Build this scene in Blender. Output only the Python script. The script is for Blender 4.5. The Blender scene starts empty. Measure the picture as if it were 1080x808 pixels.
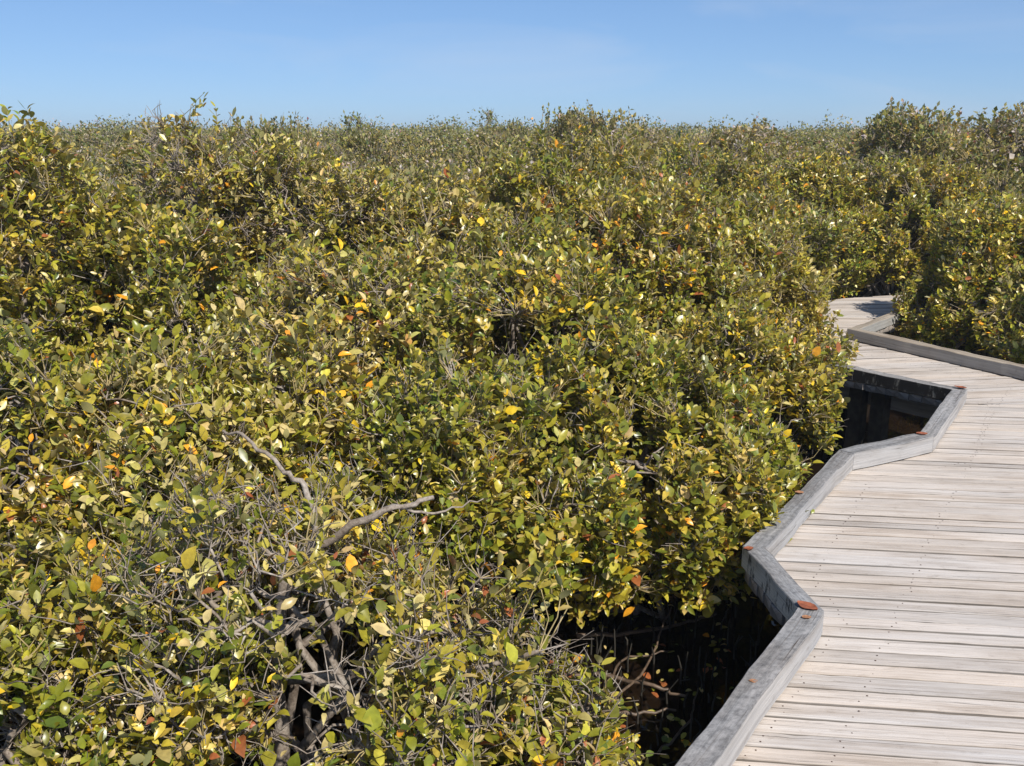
import bpy, math, random
import numpy as np
from mathutils import Vector

random.seed(7)
R = np.random.default_rng(20)
scene = bpy.context.scene
COL = scene.collection
WATER = -0.55
MUD = -0.70
UP = np.array([0.0, 0.0, 1.0])

# ------------------------------------------------------------------ helpers
def new_mesh(name, V, faces, mat, uv=None, col=None, smooth=False):
    """faces: list of (n,k) int arrays; uv / col are per-vertex arrays"""
    V = np.asarray(V, dtype=np.float32)
    me = bpy.data.meshes.new(name)
    faces = [np.asarray(f, dtype=np.int32) for f in faces if len(f)]
    loops = np.concatenate([f.ravel() for f in faces])
    tot = np.concatenate([np.full(len(f), f.shape[1], dtype=np.int32) for f in faces])
    start = np.concatenate([[0], np.cumsum(tot)[:-1]]).astype(np.int32)
    me.vertices.add(len(V)); me.vertices.foreach_set('co', V.ravel())
    me.loops.add(len(loops)); me.loops.foreach_set('vertex_index', loops)
    me.polygons.add(len(tot)); me.polygons.foreach_set('loop_start', start)
    me.polygons.foreach_set('loop_total', tot)
    me.polygons.foreach_set('use_smooth', np.full(len(tot), smooth, dtype=bool))
    if uv is not None:
        l = me.uv_layers.new(name='UVMap')
        l.data.foreach_set('uv', np.asarray(uv, dtype=np.float32)[loops].ravel())
    if col is not None:
        a = me.attributes.new('tint', 'FLOAT_COLOR', 'POINT')
        a.data.foreach_set('color', np.asarray(col, dtype=np.float32).ravel())
    me.update(calc_edges=True)
    me.validate()
    if mat is not None:
        me.materials.append(mat)
    return me

def link(name, me, parent=None):
    o = bpy.data.objects.new(name, me); COL.objects.link(o)
    if parent is not None: o.parent = parent
    return o

def empty(name, loc=(0, 0, 0), rz=0.0):
    o = bpy.data.objects.new(name, None); COL.objects.link(o)
    o.location = loc; o.rotation_euler = (0, 0, rz); o.empty_display_size = 0.1
    return o

def tag(o, label=None, cat=None, group=None, kind=None):
    if label: o['label'] = label
    if cat: o['category'] = cat
    if group: o['group'] = group
    if kind: o['kind'] = kind
    return o

def unit(a):
    return a / np.maximum(np.linalg.norm(a, axis=-1, keepdims=True), 1e-9)

# ------------------------------------------------------------------ node materials
def mat_new(name):
    m = bpy.data.materials.new(name); m.use_nodes = True
    nt = m.node_tree; nt.nodes.clear()
    out = nt.nodes.new('ShaderNodeOutputMaterial')
    return m, nt, out

def nd(nt, typ, ins=None, **props):
    n = nt.nodes.new(typ)
    for k, v in props.items(): setattr(n, k, v)
    for k, v in (ins or {}).items():
        if isinstance(v, bpy.types.NodeSocket): nt.links.new(v, n.inputs[k])
        else: n.inputs[k].default_value = v
    return n

def ramp(nt, fac, stops):
    r = nt.nodes.new('ShaderNodeValToRGB')
    while len(r.color_ramp.elements) < len(stops): r.color_ramp.elements.new(0.5)
    for e, (p, c) in zip(r.color_ramp.elements, stops):
        e.position = p; e.color = (*c, 1) if len(c) == 3 else c
    nt.links.new(fac, r.inputs[0])
    return r.outputs[0]

def mix(nt, fac, a, b, mode='MIX'):
    n = nt.nodes.new('ShaderNodeMix'); n.data_type = 'RGBA'; n.blend_type = mode
    for s, v in ((0, fac), (6, a), (7, b)):
        if isinstance(v, bpy.types.NodeSocket): nt.links.new(v, n.inputs[s])
        else: n.inputs[s].default_value = v if s == 0 else ((*v, 1) if len(v) == 3 else v)
    return n.outputs[2]

def leaf_material(name, trans=0.23, rough=0.33, spec=0.5):
    m, nt, out = mat_new(name)
    at = nd(nt, 'ShaderNodeAttribute', attribute_name='tint')
    geo = nd(nt, 'ShaderNodeNewGeometry')
    # blotches on each leaf
    tc = nd(nt, 'ShaderNodeTexCoord')
    nz = nd(nt, 'ShaderNodeTexNoise', {'Vector': tc.outputs['Object'], 'Scale': 60.0, 'Detail': 2.0})
    vary = ramp(nt, nz.outputs[0], [(0.3, (0.78, 0.78, 0.78)), (0.7, (1.18, 1.18, 1.15))])
    top = mix(nt, 1.0, at.outputs['Color'], vary, 'MULTIPLY')
    # the underside of a grey mangrove leaf is pale and downy
    und = mix(nt, 0.55, at.outputs['Color'], (0.36, 0.34, 0.19))
    c = mix(nt, geo.outputs['Backfacing'], top, und)
    rg = nd(nt, 'ShaderNodeMapRange', {'Value': geo.outputs['Backfacing'], 'To Min': rough, 'To Max': 0.8})
    p = nd(nt, 'ShaderNodeBsdfPrincipled', {'Base Color': c, 'Roughness': rg.outputs[0], 'Specular IOR Level': spec})
    sat = mix(nt, 1.0, at.outputs['Color'], (1.25, 1.15, 0.45), 'MULTIPLY')
    t = nd(nt, 'ShaderNodeBsdfTranslucent', {'Color': sat})
    s = nd(nt, 'ShaderNodeMixShader', {0: trans, 1: p.outputs[0], 2: t.outputs[0]})
    nt.links.new(s.outputs[0], out.inputs[0])
    return m

def bark_material():
    m, nt, out = mat_new('mangrove_bark')
    tc = nd(nt, 'ShaderNodeTexCoord')
    n1 = nd(nt, 'ShaderNodeTexNoise', {'Vector': tc.outputs['Object'], 'Scale': 9.0, 'Detail': 5.0})
    n2 = nd(nt, 'ShaderNodeTexNoise', {'Vector': tc.outputs['Object'], 'Scale': 90.0, 'Detail': 4.0, 'Roughness': 0.7})
    c1 = ramp(nt, n1.outputs[0], [(0.3, (0.17, 0.135, 0.105)), (0.52, (0.30, 0.255, 0.21)), (0.75, (0.42, 0.38, 0.33))])
    c2 = ramp(nt, n2.outputs[0], [(0.32, (0.55, 0.5, 0.47)), (0.6, (1.1, 1.1, 1.1))])
    c = mix(nt, 1.0, c1, c2, 'MULTIPLY')
    b = nd(nt, 'ShaderNodeBump', {'Strength': 0.5, 'Distance': 0.004, 'Height': n2.outputs[0]})
    p = nd(nt, 'ShaderNodeBsdfPrincipled', {'Base Color': c, 'Roughness': 0.9, 'Specular IOR Level': 0.2, 'Normal': b.outputs[0]})
    nt.links.new(p.outputs[0], out.inputs[0])
    return m

def timber_material(name, stops, tintmix=0.5, stain=0.0, rough=0.85, crack=1.0, mottle=0.0):
    """weathered timber: uv u runs along the grain in metres, v across it"""
    m, nt, out = mat_new(name)
    uv = nd(nt, 'ShaderNodeUVMap', uv_map='UVMap')
    def grain(su, sv, detail, rough_=0.6, dist=0.0):
        mp = nd(nt, 'ShaderNodeMapping', {'Vector': uv.outputs[0], 'Scale': (su, sv, 1)})
        return nd(nt, 'ShaderNodeTexNoise', {'Vector': mp.outputs[0], 'Scale': 1.0, 'Detail': detail, 'Roughness': rough_, 'Distortion': dist}).outputs[0]
    g1 = grain(0.9, 48.0, 6.0, 0.68, 0.35)
    g2 = grain(5.0, 190.0, 3.0, 0.7)
    g3 = grain(2.2, 9.0, 4.0, 0.6)
    g6 = grain(0.7, 3.0, 2.0)
    g4 = grain(1.5, 120.0, 4.0, 0.72, 0.5)
    g5 = grain(14.0, 22.0, 5.0, 0.7)
    base = ramp(nt, g1, stops)
    fine = ramp(nt, g2, [(0.3, (0.86, 0.85, 0.84)), (0.65, (1.06, 1.06, 1.06))])
    c = mix(nt, 1.0, base, fine, 'MULTIPLY')
    blot = ramp(nt, g3, [(0.33, (0.80, 0.77, 0.74)), (0.5, (1, 1, 1)), (0.72, (1.10, 1.09, 1.08))])
    c = mix(nt, 1.0, c, blot, 'MULTIPLY')
    warm = ramp(nt, g6, [(0.35, (0.98, 0.99, 1.0)), (0.65, (1.03, 0.99, 0.945))])
    c = mix(nt, 1.0, c, warm, 'MULTIPLY')
    speck = ramp(nt, g5, [(0.28, (0.72, 0.69, 0.66)), (0.42, (1, 1, 1))])
    c = mix(nt, 0.8, c, mix(nt, 1.0, c, speck, 'MULTIPLY'))
    if mottle:
        g8 = grain(38.0, 60.0, 6.0, 0.75)
        mt_ = ramp(nt, g8, [(0.36, (0.55, 0.55, 0.56)), (0.50, (1.0, 1.0, 1.0)), (0.66, (1.35, 1.34, 1.33))])
        c = mix(nt, mottle, c, mix(nt, 1.0, c, mt_, 'MULTIPLY'))
    ck = ramp(nt, g4, [(0.345, (1, 1, 1)), (0.38, (0, 0, 0))])          # thin drying cracks
    g7 = grain(1.1, 230.0, 3.0, 0.65, 0.4)
    ck7 = ramp(nt, g7, [(0.34, (1, 1, 1)), (0.38, (0, 0, 0))])
    c = mix(nt, nd(nt, 'ShaderNodeMath', {0: ck7, 1: 0.5 * crack}, operation='MULTIPLY').outputs[0], c, (0.14, 0.115, 0.095))
    ckf = nd(nt, 'ShaderNodeMath', {0: ck, 1: 0.75 * crack}, operation='MULTIPLY').outputs[0]
    c = mix(nt, ckf, c, (0.075, 0.062, 0.052))
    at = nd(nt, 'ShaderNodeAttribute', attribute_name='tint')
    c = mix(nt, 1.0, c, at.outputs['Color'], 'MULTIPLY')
    if stain > 0:
        tc = nd(nt, 'ShaderNodeTexCoord')
        s1 = nd(nt, 'ShaderNodeTexNoise', {'Vector': nd(nt, 'ShaderNodeMapping', {'Vector': tc.outputs['Object'], 'Scale': (24.0, 24.0, 9.0)}).outputs[0], 'Scale': 1.0, 'Detail': 6.0, 'Roughness': 0.7}).outputs[0]
        sm = ramp(nt, s1, [(0.32 + 0.22 * stain, (1, 1, 1)), (0.42 + 0.24 * stain, (0, 0, 0))])
        c = mix(nt, sm, c, (0.022, 0.02, 0.018))
    hgt = nd(nt, 'ShaderNodeMath', {0: g1, 1: g2}, operation='ADD').outputs[0]
    hgt = nd(nt, 'ShaderNodeMath', {0: hgt, 1: ck}, operation='SUBTRACT').outputs[0]
    b = nd(nt, 'ShaderNodeBump', {'Strength': 0.45, 'Distance': 0.003, 'Height': hgt})
    p = nd(nt, 'ShaderNodeBsdfPrincipled', {'Base Color': c, 'Roughness': rough, 'Specular IOR Level': 0.25, 'Normal': b.outputs[0]})
    nt.links.new(p.outputs[0], out.inputs[0])
    return m

def plain(name, col, rough=0.8, spec=0.3, nscale=30.0, var=0.35):
    m, nt, out = mat_new(name)
    tc = nd(nt, 'ShaderNodeTexCoord')
    n = nd(nt, 'ShaderNodeTexNoise', {'Vector': tc.outputs['Object'], 'Scale': nscale, 'Detail': 5.0})
    v = ramp(nt, n.outputs[0], [(0.3, (1 - var,) * 3), (0.7, (1 + var,) * 3)])
    c = mix(nt, 1.0, col, v, 'MULTIPLY')
    p = nd(nt, 'ShaderNodeBsdfPrincipled', {'Base Color': c, 'Roughness': rough, 'Specular IOR Level': spec})
    nt.links.new(p.outputs[0], out.inputs[0])
    return m

LEAF = leaf_material('mangrove_leaf')
FARLEAF = leaf_material('mangrove_leaf_far', trans=0.28, rough=0.5, spec=0.35)
DRYLEAF = plain('dry_leaf', (0.19, 0.06, 0.03), 0.6, 0.3, 60)
BARK = bark_material()
SHOOT = plain('young_shoot', (0.36, 0.28, 0.13), 0.7, 0.3, 15, 0.4)
DECKWOOD = timber_material('deck_timber', [(0.27, (0.33, 0.28, 0.235)), (0.40, (0.455, 0.405, 0.36)), (0.55, (0.51, 0.465, 0.425)), (0.75, (0.57, 0.535, 0.50))], crack=1.0)
KERBWOOD = timber_material('kerb_timber', [(0.28, (0.22, 0.215, 0.215)), (0.45, (0.36, 0.355, 0.355)), (0.7, (0.47, 0.465, 0.46))], crack=1.0)
KERBTOP = timber_material('kerb_timber_top', [(0.28, (0.11, 0.11, 0.112)), (0.45, (0.21, 0.21, 0.212)), (0.7, (0.30, 0.295, 0.295))], crack=1.2, mottle=0.9)
STAINWOOD = timber_material('kerb_timber_stained', [(0.25, (0.40, 0.385, 0.35)), (0.48, (0.55, 0.53, 0.48)), (0.7, (0.64, 0.62, 0.56))], stain=0.2)
BLACKWOOD = timber_material('kerb_timber_lichen', [(0.25, (0.12, 0.12, 0.11)), (0.48, (0.20, 0.20, 0.185)), (0.7, (0.30, 0.30, 0.28))], stain=1.0)
OLDWOOD = timber_material('kerb_timber_dull', [(0.25, (0.22, 0.215, 0.20)), (0.48, (0.33, 0.325, 0.31)), (0.7, (0.42, 0.415, 0.40))], stain=0.0)
BROWNTOP = timber_material('kerb_timber_browntop', [(0.25, (0.18, 0.145, 0.11)), (0.48, (0.29, 0.25, 0.20)), (0.7, (0.38, 0.34, 0.29))])
POSTWOOD = plain('post_timber', (0.045, 0.04, 0.032), 0.9, 0.2, 20)
WETWOOD = plain('wet_branch', (0.11, 0.075, 0.05), 0.5, 0.4, 40, 0.5)
NAIL = plain('nail_rust', (0.06, 0.028, 0.018), 0.7, 0.4, 80)

# ------------------------------------------------------------------ world, sun, camera
SUN_EL = 48.0
SUN_X, SUN_Y = 0.50, -0.866
w = bpy.data.worlds.new('World'); scene.world = w; w.use_nodes = True
nt = w.node_tree; nt.nodes.clear()
sky = nd(nt, 'ShaderNodeTexSky', sky_type='NISHITA', sun_disc=False, sun_elevation=math.radians(SUN_EL),
         sun_rotation=math.atan2(SUN_X, SUN_Y), air_density=0.7, dust_density=0.3, ozone_density=8.5)
gm = nd(nt, 'ShaderNodeGamma', {'Color': sky.outputs[0], 'Gamma': 0.62})
skc = mix(nt, 1.0, gm.outputs[0], (1.30, 1.55, 1.85), 'MULTIPLY')
stc = nd(nt, 'ShaderNodeTexCoord')
smp = nd(nt, 'ShaderNodeMapping', {'Vector': stc.outputs['Generated'], 'Scale': (2.0, 2.0, 9.0), 'Rotation': (0.15, 0.1, 0)})
swn = nd(nt, 'ShaderNodeTexNoise', {'Vector': smp.outputs[0], 'Scale': 1.6, 'Detail': 5.0, 'Roughness': 0.55, 'Distortion': 0.6})
wisp = ramp(nt, swn.outputs[0], [(0.50, (0, 0, 0)), (0.78, (0.30, 0.30, 0.30))])
skc = mix(nt, wisp, skc, (4.6, 5.2, 6.2))
bg = nd(nt, 'ShaderNodeBackground', {'Color': skc, 'Strength': 0.115})
wo = nd(nt, 'ShaderNodeOutputWorld', {'Surface': bg.outputs[0]})

L = bpy.data.lights.new('sun', 'SUN'); L.energy = 5.0; L.angle = math.radians(0.53); L.color = (1.0, 0.95, 0.87)
so = bpy.data.objects.new('sun', L); COL.objects.link(so)
sd = Vector((SUN_X * math.cos(math.radians(SUN_EL)), SUN_Y * math.cos(math.radians(SUN_EL)), math.sin(math.radians(SUN_EL))))
so.rotation_euler = sd.to_track_quat('Z', 'Y').to_euler(); so.location = (3, -3, 8)

cam = bpy.data.cameras.new('camera'); cam.sensor_width = 36.0; cam.lens = 33.33
cam.clip_start = 0.05; cam.clip_end = 5000
co = bpy.data.objects.new('camera', cam); COL.objects.link(co)
co.location = (0, 0, 1.7); co.rotation_euler = (math.radians(90 - 14.63), 0, 0)
scene.camera = co
vs = scene.view_settings
vs.view_transform = 'Standard'; vs.look = 'None'; vs.gamma = 1.0; vs.exposure = 0.22; vs.use_curve_mapping = False
scene.cycles.max_bounces = 6; scene.cycles.transparent_max_bounces = 8
scene.cycles.diffuse_bounces = 3; scene.cycles.transmission_bounces = 3; scene.cycles.glossy_bounces = 3
scene.cycles.use_denoising = True; scene.cycles.denoiser = 'OPENIMAGEDENOISE'; scene.cycles.denoising_input_passes = 'RGB_ALBEDO_NORMAL'; scene.cycles.denoising_prefilter = 'ACCURATE'; scene.cycles.sample_clamp_indirect = 4.0

# ------------------------------------------------------------------ setting: mud and water
def grid_sheet(name, x0, x1, y0, y1, n, z, mat, amp=0.0):
    xs = np.linspace(x0, x1, n); ys = np.linspace(y0, y1, n)
    X, Y = np.meshgrid(xs, ys); Z = np.full_like(X, z)
    if amp: Z = Z + amp * (np.sin(X * 2.3 + 1) * np.sin(Y * 1.9) + 0.6 * np.sin(X * 5.1 + Y * 3.3))
    V = np.stack([X.ravel(), Y.ravel(), Z.ravel()], 1)
    i = np.arange(n * n).reshape(n, n)
    F = np.stack([i[:-1, :-1].ravel(), i[:-1, 1:].ravel(), i[1:, 1:].ravel(), i[1:, :-1].ravel()], 1)
    return link(name, new_mesh(name, V, [F], mat, smooth=True))

m, nt, out = mat_new('tidal_mud')
tc = nd(nt, 'ShaderNodeTexCoord')
n1 = nd(nt, 'ShaderNodeTexNoise', {'Vector': tc.outputs['Object'], 'Scale': 6.0, 'Detail': 8.0, 'Roughness': 0.7})
c = ramp(nt, n1.outputs[0], [(0.3, (0.035, 0.024, 0.015)), (0.55, (0.055, 0.040, 0.027)), (0.75, (0.11, 0.083, 0.058))])
p = nd(nt, 'ShaderNodeBsdfPrincipled', {'Base Color': c, 'Roughness': 0.9})
nt.links.new(p.outputs[0], out.inputs[0])
ground = tag(grid_sheet('ground', -900, 900, -900, 900, 2, MUD - 0.12, m), kind='structure')
bed = tag(grid_sheet('mud_flat', -6, 8, -4, 14, 60, MUD, m, 0.02), kind='structure')

m, nt, out = mat_new('tea_water')
tc = nd(nt, 'ShaderNodeTexCoord')
n1 = nd(nt, 'ShaderNodeTexNoise', {'Vector': tc.outputs['Object'], 'Scale': 7.0, 'Detail': 2.0})
b = nd(nt, 'ShaderNodeBump', {'Strength': 0.05, 'Distance': 0.02, 'Height': n1.outputs[0]})
fr = nd(nt, 'ShaderNodeFresnel', {'IOR': 1.33, 'Normal': b.outputs[0]})
tr = nd(nt, 'ShaderNodeBsdfTransparent', {'Color': (0.44, 0.38, 0.32, 1)})
gl = nd(nt, 'ShaderNodeBsdfGlossy', {'Color': (1, 1, 1, 1), 'Roughness': 0.015, 'Normal': b.outputs[0]})
s = nd(nt, 'ShaderNodeMixShader', {0: fr.outputs[0], 1: tr.outputs[0], 2: gl.outputs[0]})
nt.links.new(s.outputs[0], out.inputs[0])
water = tag(grid_sheet('water', -60, 60, -40, 160, 2, WATER, m), kind='structure')

# ------------------------------------------------------------------ boardwalk
KH, KW = 0.097, 0.085
PT, GAP = 0.045, 0.006
LEFT = [(-2.35, -2.35), (-0.85, 0.07), (1.09, 3.00), (1.02, 3.52), (1.78, 4.68), (2.32, 4.97), (2.985, 6.00), (2.49, 6.60), (2.20, 6.92), (2.45, 8.3), (3.20, 9.8)]
RIGHT = [(-0.75, -3.2), (0.55, -0.9), (2.75, 2.55), (4.20, 5.62), (3.66, 6.57), (2.88, 8.00), (3.55, 8.78), (4.45, 9.85)]
walk = empty('boardwalk', (1.6, 4.0, WATER))
tag(walk, 'zigzag boardwalk of bleached timber planks with low grey kerb rails through the mangroves', 'boardwalk')
def wpart(name, me):
    o = link(name, me, walk); o.location = (-1.6, -4.0, -WATER); return o

def plank_section(poly, deg, first, width, rng):
    """planks as bevelled boards clipped to a polygon; returns lists"""
    th = math.radians(deg); eu = np.array([math.cos(th), math.sin(th)]); ev = np.array([-math.sin(th), math.cos(th)])
    P = np.array(poly); U = P @ eu; W = P @ ev
    def cuts(v):
        xs = []
        for i in range(len(P)):
            j = (i + 1) % len(P)
            if (W[i] - v) * (W[j] - v) < 0:
                t = (v - W[i]) / (W[j] - W[i]); xs.append(U[i] + t * (U[j] - U[i]))
        return sorted(xs)
    v = W.min() + 1e-4 if first is None else first
    res = []
    while v < W.max() - 1e-4:
        wd = width * rng.uniform(0.84, 1.16); v1 = min(v + wd, W.max() - 1e-4)
        a, b_ = cuts(v + 0.002), cuts(v1 - 0.002)
        if len(a) != len(b_) or len(a) < 2:
            c_ = cuts((v + v1) / 2); a = b_ = c_
        for k in range(0, len(a) - 1, 2):
            res.append((a[k] + rng.normal(0, .006), a[k + 1] + rng.normal(0, .006), b_[k] + rng.normal(0, .006), b_[k + 1] + rng.normal(0, .006), v + max(.0019, rng.normal(.0029, .0009)), v1 - max(.0019, rng.normal(.0029, .0009))))
        v = v1
    return res, eu, ev

VS, FS, UVS, CS = [], [], [], []
nv = 0
rng = np.random.default_rng(3)
PLANKS = []
S1 = LEFT[:7] + [(4.08, 5.88), (4.20, 5.62), (2.75, 2.55), (0.55, -0.9), (-0.75, -3.2)]
S2 = [(2.985, 6.004), (4.08, 5.886), (3.66, 6.57), (2.88, 8.00), (2.38, 7.99), (2.20, 6.92), (2.49, 6.60)]
S3 = [(2.38, 7.996), (2.88, 8.006), (3.55, 8.78), (4.45, 9.85), (5.6, 10.0), (5.6, 10.6), (4.3, 10.32), (3.7, 10.16), (3.20, 9.8), (2.45, 8.3)]
for poly, deg in ((S1, -6.8), (S2, 8.0), (S3, -3.0)):
    # the kerbs stand on the planks: let the boards run out under them
    C0_ = np.mean(np.array(poly), axis=0)
    res, eu, ev = plank_section(poly, deg, None, 0.078, rng)
    for (a0, a1, b0, b1, v0, v1) in res:
        e = 0.085
        dz = rng.normal(0, 0.0016); tilt = rng.normal(0, 0.0012)
        n = max(2, int((max(a1, b1) - min(a0, b0)) / 0.045) + 1)
        t = np.linspace(0, 1, n)
        bow = 0.0015 * np.sin(t * rng.uniform(3, 7) + rng.uniform(0, 6))
        wav = np.clip(np.cumsum(rng.normal(0, 0.0005, n)) + rng.normal(0, .0006, n) + .004 * (rng.uniform(0, 1, n) < .015), -.0016, .005)
        wav2 = np.clip(np.cumsum(rng.normal(0, 0.0005, n)) + rng.normal(0, .0006, n) - .004 * (rng.uniform(0, 1, n) < .015), -.005, .0016)
        bv = 0.0028
        prof = [(0, -PT), (0, -bv), (bv, 0), (1 - bv, 0), (1, -bv), (1, -PT)]   # second coord z; first: 0 = v0 edge
        ring = []
        A0, A1, B0, B1 = a0 - e, a1 + e, b0 - e, b1 + e
        for q, (s_, z) in enumerate(prof):
            isB = q >= 3
            u = (B0 + (B1 - B0) * t) if isB else (A0 + (A1 - A0) * t)
            vv = (np.full(n, v1) + wav2) if isB else (np.full(n, v0) + wav)
            if q == 2: vv = vv + bv
            if q == 3: vv = vv - bv
            zz = z + dz + bow + (tilt if isB else -tilt)
            xy = u[:, None] * eu + vv[:, None] * ev
            ring.append(np.concatenate([xy, zz[:, None]], 1))
        ring = np.stack(ring, 1)                        # n, 6, 3
        k = len(prof)
        off = rng.uniform(0, 50, 2)
        tt = np.repeat((A0 + (A1 - A0) * t)[:, None], k, 1)
        vx = np.array([-.05, -.004, 0, v1 - v0, v1 - v0 + .004, v1 - v0 + .05])
        uvv = np.stack([tt + off[0], np.repeat(vx[None], n, 0) + off[1]], 2)
        idx = nv + np.arange(n * k).reshape(n, k)
        for j in range(k - 1):
            FS.append(np.stack([idx[:-1, j], idx[1:, j], idx[1:, j + 1], idx[:-1, j + 1]], 1))
        caps = np.array([[idx[0, j] for j in range(k)][:4], [idx[0, 0], idx[0, 3], idx[0, 4], idx[0, 5]],
                         [idx[-1, 3], idx[-1, 2], idx[-1, 1], idx[-1, 0]], [idx[-1, 5], idx[-1, 4], idx[-1, 3], idx[-1, 0]]])
        FS.append(caps)
        br = rng.uniform(0.92, 1.10); wm = rng.normal(0.006, 0.012)
        VS.append(ring.reshape(-1, 3)); UVS.append(uvv.reshape(-1, 2))
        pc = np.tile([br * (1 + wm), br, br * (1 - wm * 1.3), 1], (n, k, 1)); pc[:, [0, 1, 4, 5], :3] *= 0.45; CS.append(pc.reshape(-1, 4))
        nv += n * k
        PLANKS.append((A0, A1, B0, B1, v0, v1, eu, ev, dz))
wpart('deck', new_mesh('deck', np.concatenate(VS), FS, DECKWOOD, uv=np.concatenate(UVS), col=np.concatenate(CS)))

# nail heads: two to a plank over every joist line
def line_hits(pl, poly):
    A0, A1, B0, B1, v0, v1, eu, ev, dz = pl
    hits = []
    for f in (0.28, 0.72):
        v = v0 + (v1 - v0) * f
        for i in range(len(poly) - 1):
            p, q = np.array(poly[i]), np.array(poly[i + 1])
            w0, w1 = p @ ev, q @ ev
            if (w0 - v) * (w1 - v) < 0:
                u = p @ eu + (v - w0) / (w1 - w0) * ((q - p) @ eu)
                if min(A0, B0) + .1 < u < max(A1, B1) - .1: hits.append((u, v))
    return hits
def offset_line(poly, d):
    P = [np.array(p) for p in poly]; res = []
    for i, p in enumerate(P):
        t0 = unit(p - P[i - 1]) if i else None
        t1 = unit(P[i + 1] - p) if i < len(P) - 1 else None
        if t0 is None: t0 = t1
        if t1 is None: t1 = t0
        n0, n1 = np.array([-t0[1], t0[0]]), np.array([-t1[1], t1[0]])
        mt = unit(n0 + n1); res.append(p + mt * d / max(mt @ n0, 0.35))
    return res
JOIST = [[(-1.9, -2.0), (0.94, 2.36), (1.75, 3.71), (2.46, 4.82), (2.94, 5.59), (3.45, 6.35), (3.1, 7.0), (2.5, 7.95), (3.5, 9.8)],
         [(-0.9, 0.1), (0.72, 2.4), (1.2, 3.1), (1.2, 3.45), (1.83, 4.55), (2.5, 4.86), (3.2, 6.1)],
         [(-0.9, -2.6), (0.5, -0.5), (2.6, 2.75), (4.05, 5.7)],
         [(3.2, 6.3), (2.3, 7.0), (2.5, 7.9), (3.0, 9.2)], [(3.55, 6.6), (2.8, 7.85), (3.5, 9.1)]]
VS, FS = [], []; nv = 0
for pl in PLANKS:
    for jl in JOIST:
        for (u, v) in line_hits(pl, jl):
            u += rng.normal(0, 0.008); r = rng.uniform(0.0022, 0.0036)
            c = u * pl[6] + v * pl[7]
            a = np.arange(7) / 7 * 2 * math.pi
            ring = np.stack([c[0] + r * np.cos(a), c[1] + r * np.sin(a), np.full(7, pl[8] + 0.0004)], 1)
            topc = np.array([[c[0], c[1], pl[8] + 0.0022]])
            VS.append(np.concatenate([ring, topc])); i = np.arange(7)
            FS.append(np.stack([nv + i, nv + (i + 1) % 7, np.full(7, nv + 7)], 1)); nv += 8
no = wpart('nail_heads', new_mesh('nail_heads', np.concatenate(VS), FS, NAIL)); no['kind'] = 'stuff'

def beam(p_in0, p_in1, p_out0, p_out1, z0, z1, mat, mats2=None, seg=0.06, warp=0.004, rs=None, name='kerb_rail', splits=True):
    """a bevelled rail between mitred ends: inner line and outer line in plan"""
    rs = rs or rng
    Ln = np.linalg.norm(np.array(p_in1) - np.array(p_in0)); n = max(3, int(Ln / seg) + 1)
    t = np.linspace(0, 1, n)[:, None]
    I = np.array(p_in0) * (1 - t) + np.array(p_in1) * t
    O = np.array(p_out0) * (1 - t) + np.array(p_out1) * t
    d = unit(O - I); b = 0.003; W_ = np.linalg.norm(O - I, axis=1)[:, None]; b = np.minimum(b, W_ * 0.2)
    def nz(s): 
        x = np.cumsum(rs.normal(0, s, n)); return (x - np.linspace(x[0], x[-1], n))[:, None]
    zt1, zt2, yi, yo = nz(warp * .4), nz(warp * .4), nz(warp * .5), nz(warp * .5)
    I = I + d * yi; O = O + d * yo
    z = lambda q: np.full((n, 1), q)
    ring = np.stack([np.hstack([I, z(z0)]), np.hstack([I, z(z1) - b + zt1]), np.hstack([I + d * b, z(z1) + zt1]),
                     np.hstack([O - d * b, z(z1) + zt2]), np.hstack([O, z(z1) - b + zt2]), np.hstack([O, z(z0)])], 1)
    k = 6; idx = np.arange(n * k).reshape(n, k); F, F2, F3 = [], [], []
    for j in range(k):
        j2 = (j + 1) % k
        q = np.stack([idx[:-1, j], idx[1:, j], idx[1:, j2], idx[:-1, j2]], 1)[:, ::-1]
        (F2 if (j == 4 and mats2) else F3 if (j in (1, 2, 3) and mats2) else F).append(q)
    F.append(np.array([[idx[0, 0], idx[0, 1], idx[0, 4], idx[0, 5]], [idx[0, 1], idx[0, 2], idx[0, 3], idx[0, 4]],
                       [idx[-1, 5], idx[-1, 4], idx[-1, 1], idx[-1, 0]], [idx[-1, 4], idx[-1, 3], idx[-1, 2], idx[-1, 1]]]))
    vx = np.array([0, z1 - z0, z1 - z0 + .01, z1 - z0 + .07, z1 - z0 + .08, 2 * (z1 - z0) + .08])
    off = rs.uniform(0, 40, 2)
    uv = np.stack([np.repeat(t * Ln + off[0], k, 1), np.repeat(vx[None], n, 0) + off[1]], 2).reshape(-1, 2)
    br = rs.uniform(0.9, 1.08)
    col = np.tile([br, br, br, 1], (n * k, 1))
    me = new_mesh(name, ring.reshape(-1, 3), F + F2 + F3, mat, uv=uv, col=col)
    if mats2:
        me.materials.append(mats2); me.materials.append(BROWNTOP if mat is OLDWOOD else KERBTOP)
        nF = sum(len(f) for f in F); nn = sum(len(f) for f in F2); n3 = sum(len(f) for f in F3)
        mi = np.zeros(nF + nn + n3, dtype=np.int32); mi[nF:] = 1; mi[nF + nn:] = 2
        me.polygons.foreach_set('material_index', mi)
    return me

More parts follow.
